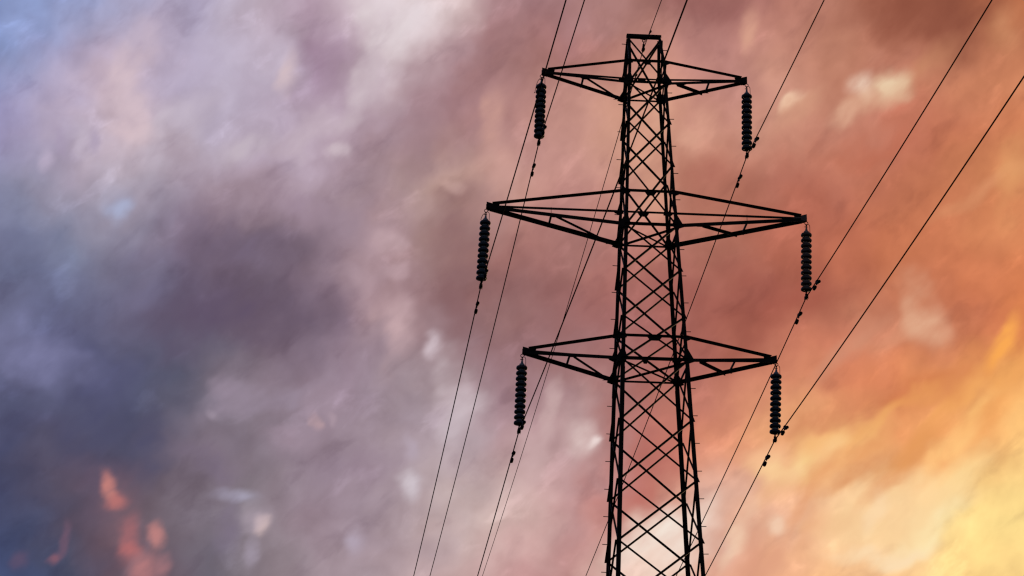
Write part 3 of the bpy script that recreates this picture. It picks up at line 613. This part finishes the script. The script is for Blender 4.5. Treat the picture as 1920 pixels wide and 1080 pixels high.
# crossarms
TIPS = {'T': (2.331, 24.714), 'M': (3.549, 21.353), 'B': (2.742, 17.999)}
CHW = {'T': (0.046, 0.060), 'M': (0.054, 0.082), 'B': (0.056, 0.074)}
for key in ('T', 'M', 'B'):
    a, zt = TIPS[key]; z_top = Z_[key + '_top']; z_bot = Z_[key + '_bot']; wt, wb = CHW[key]
    for sx in (-1, 1):
        arm = MB()
        roots = {}
        for sy in (-1, 1):
            ct = corner(sx, sy, z_top); cb = corner(sx, sy, z_bot)
            y1 = sy * 0.050
            # top tie
            p0 = V((ct.x - sx * 0.02, ct.y + sy * 0.012, z_top + wt / 2)); p1 = V((sx * (a - 0.13), y1 * 1.25, zt - 0.015))
            arm.angle(p0, p1, (0, 0, -1), (0, sy, 0), wt, 0.006)
            # bottom chord
            q0 = V((cb.x - sx * 0.02, cb.y + sy * 0.012, z_bot + wb / 2 - (0.02 if key == 'T' else 0))); q1 = V((sx * (a - 0.09), y1 * 1.25, zt - 0.085))
            arm.angle(q0, q1, (0, 0, -1), (0, -sy, 0), wb, 0.008)
            roots[sy] = (q0, q1)
        arm_o = arm.build("cross_arm", M_steel, pylon)
        # tip plates
        tp = MB()
        for sy in (-1, 1):
            poly = [(a, zt + 0.005), (a - 0.19, zt - 0.045), (a - 0.29, zt - 0.04), (a - 0.27, zt - 0.11), (a - 0.05, zt - 0.155), (a, zt - 0.12)]
            tp.prism([V((sx * x, sy * 0.062, z)) for x, z in poly], (0, sy * 0.008, 0))
        tp.box((sx * (a - 0.012), 0, zt - 0.065), 0.010, 0.12, 0.12)
        tp.box((sx * (a - 0.10), 0, zt - 0.125), 0.16, 0.12, 0.010)
        tp.tube([(sx * (a - 0.05), -0.085, zt - 0.12), (sx * (a - 0.05), 0.085, zt - 0.12)], 0.012, 6)
        tp.tube([(sx * (a - 0.11), 0.02, zt - 0.12), (sx * (a - 0.11), 0.02, zt - 0.185)], 0.007, 6)
        tp.build("tip_bracket", M_steel_lit if (key == 'M' and sx > 0) else M_steel, arm_o, smooth=False)
        # lacing between the two bottom chords
        def on(sy, k, drop=0.0):
            q0, q1 = roots[sy]; p = q0.lerp(q1, k); return p + V((0, 0, -wb * 0.5 - drop))
        k = 0.55
        # single diagonal: left arms run far root -> near mid, right arms near root -> far mid
        r_ = 1 if sx < 0 else -1
        A_ = on(-1, k); B_ = on(1, k)
        MB().angle(A_ - V((0.02, 0, 0)), B_ - V((0.02, 0, 0)), (1, 0, 0), (0, 0, -1), 0.048, 0.006).build("lacing_bar", M_steel, arm_o)
        C_ = on(r_, 0.03 if sx < 0 else (0.20 if key == 'M' else 0.14)); D_ = on(-r_, k - 0.035)
        sd_ = (D_ - C_).cross(V((0, 0, 1))).normalized()
        MB().angle(C_ - sd_ * 0.02 + V((0, 0, -0.01)), D_ - sd_ * 0.02 + V((0, 0, -0.01)), sd_, (0, 0, -1), 0.058, 0.006).build("lacing_bar", M_steel, arm_o)
        # joint plates
        for sy, kk in ((r_, 0.05 if sx < 0 else 0.18), (-r_, k - 0.03)):
            c = on(sy, kk, 0.012)
            iny = -sy
            b = MB(); L1 = 0.15 if kk < 0.2 else 0.13; wy = 0.085
            b.prism([c + V((-L1, 0, 0)), c + V((L1, 0, 0)), c + V((L1 * 0.4, iny * wy, 0)), c + V((-L1 * 0.4, iny * wy, 0))], (0, 0, -0.008))
            b.build("joint_plate", M_steel, arm_o)
        if key == 'M':
            s0 = on(-1, k)
            MB().tube([s0 + V((0, -0.02, 0)), s0 + V((0, -0.02, 0.17))], 0.006, 6).build("bolt_spike", M_steel, arm_o)
        # root gussets on the leg faces
        for sy, face in ((-1, 'near'), (1, 'far')):
            cb = corner(sx, sy, z_bot); ct = corner(sx, sy, z_top); e = abs(cb.x); et = abs(ct.x)
            hgt = {'T': 0.27, 'M': 0.30, 'B': 0.30}[key]
            plate(face, [(sx * (abs(corner(sx, sy, z_bot + hgt).x) - 0.03), z_bot + hgt), (sx * (e + 0.10), z_bot + 0.035), (sx * (e + 0.13), z_bot - 0.035),
                         (sx * (e + 0.02), z_bot - 0.075), (sx * (e - 0.11), z_bot - 0.04), (sx * (e - 0.12), z_bot + 0.05)], 0.020, parent=pylon)
            plate(face, [(sx * (et - 0.08), z_top + 0.045), (sx * (et + 0.03), z_top + 0.035), (sx * (et + 0.115), z_top - 0.02), (sx * (et + 0.10), z_top - 0.045),
                         (sx * (et + 0.01), z_top - 0.085), (sx * (et - 0.10), z_top - 0.05)], 0.020, parent=pylon)

# step bolts on two opposite legs
def bolts(sx, sy, zl):
    for z in zl:
        c = corner(sx, sy, z)
        MB().tube([c + V((-sx * 0.03, -sy * 0.035, 0)), c + V((sx * 0.105, -sy * 0.035, 0.004)), c + V((sx * 0.106, -sy * 0.035, 0.004))], 0.0085, 6, radii=[0.0085, 0.0085, 0.012]).build("step_bolt", M_steel, leg_obj[sx, sy])
ZL = [25.485, 24.11, 23.435, 22.755, 22.075, 21.425, 20.215, 19.59, 18.965, 18.295, 16.985, 16.365, 15.755, 15.145, 14.55, 13.95, 13.355, 12.75, 12.15, 11.55]
ZR = [25.215, 24.035, 23.37, 22.695, 22.02, 21.375, 20.175, 19.55, 18.915, 18.245, 16.95, 16.34, 15.73, 15.12, 14.52, 13.925, 13.34, 12.74, 12.14, 11.54]
bolts(-1, 1, ZL); bolts(1, -1, ZR)

# ------------------------------------------------------------------ conductors
WIRES = {  # key: (arm tip sign, tip level, dx, dy, dz, slope of the near span, slope of the far span)
    'LT': (-1, 'T', -0.0688, -0.01329, 1.73531, 0.03372, 0.16057),
    'LM': (-1, 'M', -0.09652, 0.07028, 1.8243, 0.03003, 0.15554),
    'LB': (-1, 'B', -0.06817, 0.01086, 1.7498, 0.0165, 0.1631),
    'RT': (1, 'T', -0.04376, 0.07402, 1.80097, -0.00656, 0.18835),
    'RM': (1, 'M', -0.07081, 0.06418, 1.80294, -0.00795, 0.18184),
    'RB': (1, 'B', -0.09659, 0.03172, 1.75909, -0.01077, 0.15837),
    'EW': (0, None, -0.03159, -0.08843, 0.2651, 0.00047, 0.16779)}
HN, HF, KN, KF = 0.03664, 0.04456, 0.00101, 0.00111
def hang(key):
    s, lv = WIRES[key][:2]
    if lv is None: return V((0, 0, 25.542))
    return V((s * TIPS[lv][0], 0, TIPS[lv][1] - 0.12))
def wire_pt(key, br, t_):
    s, lv, dx, dy, dz, sN, sF = WIRES[key]
    P = hang(key) + V((dx, dy, -dz))
    if br == 0: return P + V((math.sin(HN) * t_, -math.cos(HN) * t_, -sN * t_ + KN * t_ * t_))
    return P + V((-math.sin(HF) * t_, math.cos(HF) * t_, -sF * t_ + KF * t_ * t_))
PLACE = {'LT': 'left end of the top crossarm', 'LM': 'left end of the long middle crossarm', 'LB': 'left end of the bottom crossarm',
         'RT': 'right end of the top crossarm', 'RM': 'right end of the long middle crossarm', 'RB': 'right end of the bottom crossarm'}
ts = [0.02 * i for i in range(0, 10)] + [0.2 + 0.6 * i for i in range(0, 400)]
for key in WIRES:
    near = [wire_pt(key, 0, t_) for t_ in ts if t_ <= 110]
    far = [wire_pt(key, 1, t_) for t_ in ts if t_ <= 140]
    pts = near[::-1] + far[1:]
    r = 0.0095 if key == 'EW' else 0.0125
    o = MB().tube(pts, r, 8).build("earth_wire" if key == 'EW' else "conductor_wire", M_wire)
    if key == 'EW': tag(o, "thinnest wire, running over the very top of the pylon", "wire")
    else: tag(o, "black cable carried by the insulator at the " + PLACE[key], "cable", "power cables strung across the sky")

# ------------------------------------------------------------------ insulator strings
L0 = 1.78
def make_string():
    root = empty("insulator_string")
    s = MB()
    s.torus((0, 0, 0.0), 0.028, 0.0085, 'x'); s.torus((0, 0, -0.062), 0.036, 0.0085, 'y')
    s.box((0, 0, -0.105), 0.03, 0.03, 0.03)
    s.tube([(0, 0, -0.09), (0, 0, -0.20)], 0.012, 8)
    s.tube([(-0.04, 0, -0.15), (0.025, 0, -0.15)], 0.010, 8)
    s.build("shackle", M_fit, root)
    MB().lathe([(0.0, -0.17), (0.018, -0.17), (0.024, -0.21), (0.030, -0.235), (0.052, -0.285), (0.058, -0.31), (0.0, -0.31)], n=16).build("top_cap", M_cap, root)
    pitch = 0.1255; z0 = -0.292
    for k in range(11):
        z = z0 - k * pitch
        jit = random.uniform(0.994, 1.006)
        prof = [(0.066, -0.002), (0.088, -0.007), (0.106, -0.016), (0.116, -0.028), (0.120, -0.042), (0.121, -0.062), (0.118, -0.074), (0.110, -0.081),
                (0.098, -0.076), (0.092, -0.070), (0.086, -0.082), (0.078, -0.083), (0.072, -0.072), (0.064, -0.084), (0.055, -0.085), (0.048, -0.072), (0.03, -0.078), (0.014, -0.080), (0.0, -0.080)]
        d = MB().lathe([(r * jit, zz) for r, zz in prof], (0, 0, z)).build("insulator_disc", M_porc, root)
        MB().lathe([(0.0, 0.044), (0.046, 0.044), (0.056, 0.034), (0.060, 0.012), (0.062, -0.004), (0.070, -0.010)], (0, 0, z), 18).build("metal_cap", M_cap, d)
        MB().tube([(0, 0, z - 0.076), (0, 0, z - 0.10)], 0.012, 8).build("pin", M_fit, d)
    zb = z0 - 10 * pitch - 0.075
    b = MB(); b.tube([(0, 0, zb), (0, 0, zb - 0.06)], 0.018, 8); b.torus((0, 0, zb - 0.085), 0.026, 0.010, 'x'); b.box((0, 0, zb - 0.125), 0.028, 0.045, 0.06)
    b.build("link", M_fit, root)
    c = MB(); zc = -L0
    prof = [(-0.13, 0.014), (-0.09, 0.024), (-0.03, 0.040), (0.03, 0.040), (0.09, 0.024), (0.13, 0.014)]
    c.tube([(0, y, zc - 0.006 + 0.0 * y) for y, _ in prof], 0.03, 10, radii=[r for _, r in prof])
    for y in (-0.045, 0.045): c.tube([(-0.030, y, zc + 0.03), (-0.030, y, zc - 0.05)], 0.007, 6); c.tube([(0.030, y, zc + 0.03), (0.030, y, zc - 0.05)], 0.007, 6)
    c.box((0, 0, zc + 0.045), 0.05, 0.03, 0.07)
    c.build("suspension_clamp", M_fit, root)
    # arcing horn
    h = MB(); h.tube([(0.0, 0.0, -0.10), (0.03, 0.0, -0.085), (0.06, 0.0, -0.095), (0.075, 0.0, -0.13), (0.078, 0.0, -0.20), (0.080, 0.0, -0.30)], 0.0065, 6)
    h.build("arcing_horn", M_fit, root)
    return root
proto = make_string()
LBL = {'LT': "string of eleven dark discs hanging at the left end of the top crossarm",
       'LM': "string of eleven blue-black discs hanging at the left end of the long middle crossarm",
       'LB': "string of eleven blue-black discs hanging at the left end of the bottom crossarm",
       'RT': "string of eleven dark discs hanging at the right end of the top crossarm",
       'RM': "string of eleven brownish grey discs at the right end of the long middle crossarm",
       'RB': "string of eleven dark discs hanging at the right end of the bottom crossarm"}
strings = {}
for i, key in enumerate(('LT', 'LM', 'LB', 'RT', 'RM', 'RB')):
    o = proto if i == 0 else copy_tree(proto)
    s, lv, dx, dy, dz, sN, sF = WIRES[key]
    d = V((dx, dy, -dz)); ln = d.length
    q = V((0, 0, -1)).rotation_difference(d.normalized())
    o.rotation_mode = 'QUATERNION'; o.rotation_quaternion = q
    o.location = hang(key); o.scale = (1, 1, ln / L0)
    tag(o, LBL[key], "insulator", "insulator strings hanging from the crossarms")
    strings[key] = o
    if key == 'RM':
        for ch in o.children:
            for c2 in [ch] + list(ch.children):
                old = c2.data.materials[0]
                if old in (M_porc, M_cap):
                    c2.data = c2.data.copy(); c2.data.materials[0] = M_porc_lit if old == M_porc else M_cap_lit  # swap in the copies that carry painted light
for key in ('LT', 'LM'):
    o = strings[key]
    h = MB()
    p = [(0.0, 0.0, -0.11), (-0.03, 0.0, -0.12), (-0.07, 0.0, -0.17), (-0.095, 0.0, -0.24)]
    if key == 'LT': p += [(-0.115, 0.0, -0.33), (-0.14, 0.0, -0.50)]
    else: p += [(-0.10, 0, -0.28)]
    h.tube(p, 0.0065, 6)
    if key == 'LT': h.tube([(-0.14, 0, -0.50), (-0.141, 0, -0.508)], 0.013, 8)
    hh = h.build("arcing_horn", M_fit, o)

# earth wire fitting
ew = empty("earth_wire_clamp", hang('EW'))
tag(ew, "small chain and clamp carrying the earth wire under the peak beam of the pylon", "clamp")
d = V(WIRES['EW'][2:5]); d.z = -d.z
s = MB(); s.torus((0, 0, 0.01), 0.032, 0.011, 'y'); s.torus(tuple(d * 0.24), 0.026, 0.011, 'x')
for k in (0.42, 0.62): s.lathe([(0.0, 0.02), (0.02, 0.014), (0.03, 0), (0.02, -0.014), (0.0, -0.02)], tuple(d * k), 10)
s.tube([d * 0.2, d * 0.95], 0.009, 6); s.box(d * 0.52, 0.05, 0.016, 0.016)
s.build("chain_link", M_fit, ew)
c = MB(); c.tube([d + V((0, -0.10, 0.01)), d + V((0, -0.04, 0.0)), d + V((0, 0.04, -0.002)), d + V((0, 0.10, -0.012))], 0.02, 8, radii=[0.016, 0.040, 0.040, 0.016])
c.box(d + V((0, 0, 0.02)), 0.045, 0.05, 0.08); c.build("clamp_body", M_fit, ew)

# ------------------------------------------------------------------ vibration dampers clipped to the wires
def make_damper():
    root = empty("vibration_damper")
    c = MB(); c.box((0, 0, -0.03), 0.030, 0.045, 0.09); c.tube([(0, -0.028, 0), (0, 0.028, 0)], 0.024, 8); c.build("wire_clamp", M_fit, root, smooth=False)
    c = MB(); c.tube([(0, -0.2, -0.085), (0, -0.1, -0.072), (0, 0, -0.068), (0, 0.1, -0.072), (0, 0.2, -0.085)], 0.0065, 6); c.build("messenger_cable", M_fit, root)
    for sg in (-1, 1):
        w = MB(); w.tube([(0, sg * y, z) for y, z in ((0.10, -0.074), (0.115, -0.076), (0.19, -0.084), (0.225, -0.090), (0.235, -0.091))], 0.03, 12, radii=[0.022, 0.036, 0.038, 0.035, 0.016])
        w.build("weight", M_fit, root)
    return root
dproto = make_damper()
DT = [('LT', 0, .86), ('LM', 0, .99), ('LB', 0, .70), ('RT', 0, .86), ('RM', 0, .90), ('RB', 0, .87), ('EW', 0, .835),
      ('LT', 1, .93), ('LM', 1, .76), ('LB', 1, 1.02), ('RT', 1, .84), ('RM', 1, .72), ('RB', 1, .80), ('EW', 1, .98)]
WN = {'LT': 'upper left', 'LM': 'middle left', 'LB': 'lower left', 'RT': 'upper right', 'RM': 'middle right', 'RB': 'lower right'}
for i, (key, br, t_) in enumerate(DT):
    o = dproto if i == 0 else copy_tree(dproto)
    p = wire_pt(key, br, t_); tg = wire_pt(key, br, t_ + 0.05) - wire_pt(key, br, t_ - 0.05)
    if br == 0: tg = -tg
    o.rotation_mode = 'QUATERNION'; o.rotation_quaternion = tg.to_track_quat('Y', 'Z')
    o.location = p
    if key == 'EW': o.scale = (0.6, 0.6, 0.6)
    where = ("on the earth wire just %s the top of the pylon" % ("above" if br == 0 else "below")) if key == 'EW' else \
        ("on the cable just %s the clamp of the %s insulator" % ("above" if br == 0 else "below", WN[key]))
    tag(o, "dumbbell damper " + where, "damper", "vibration dampers clipped to the wires")
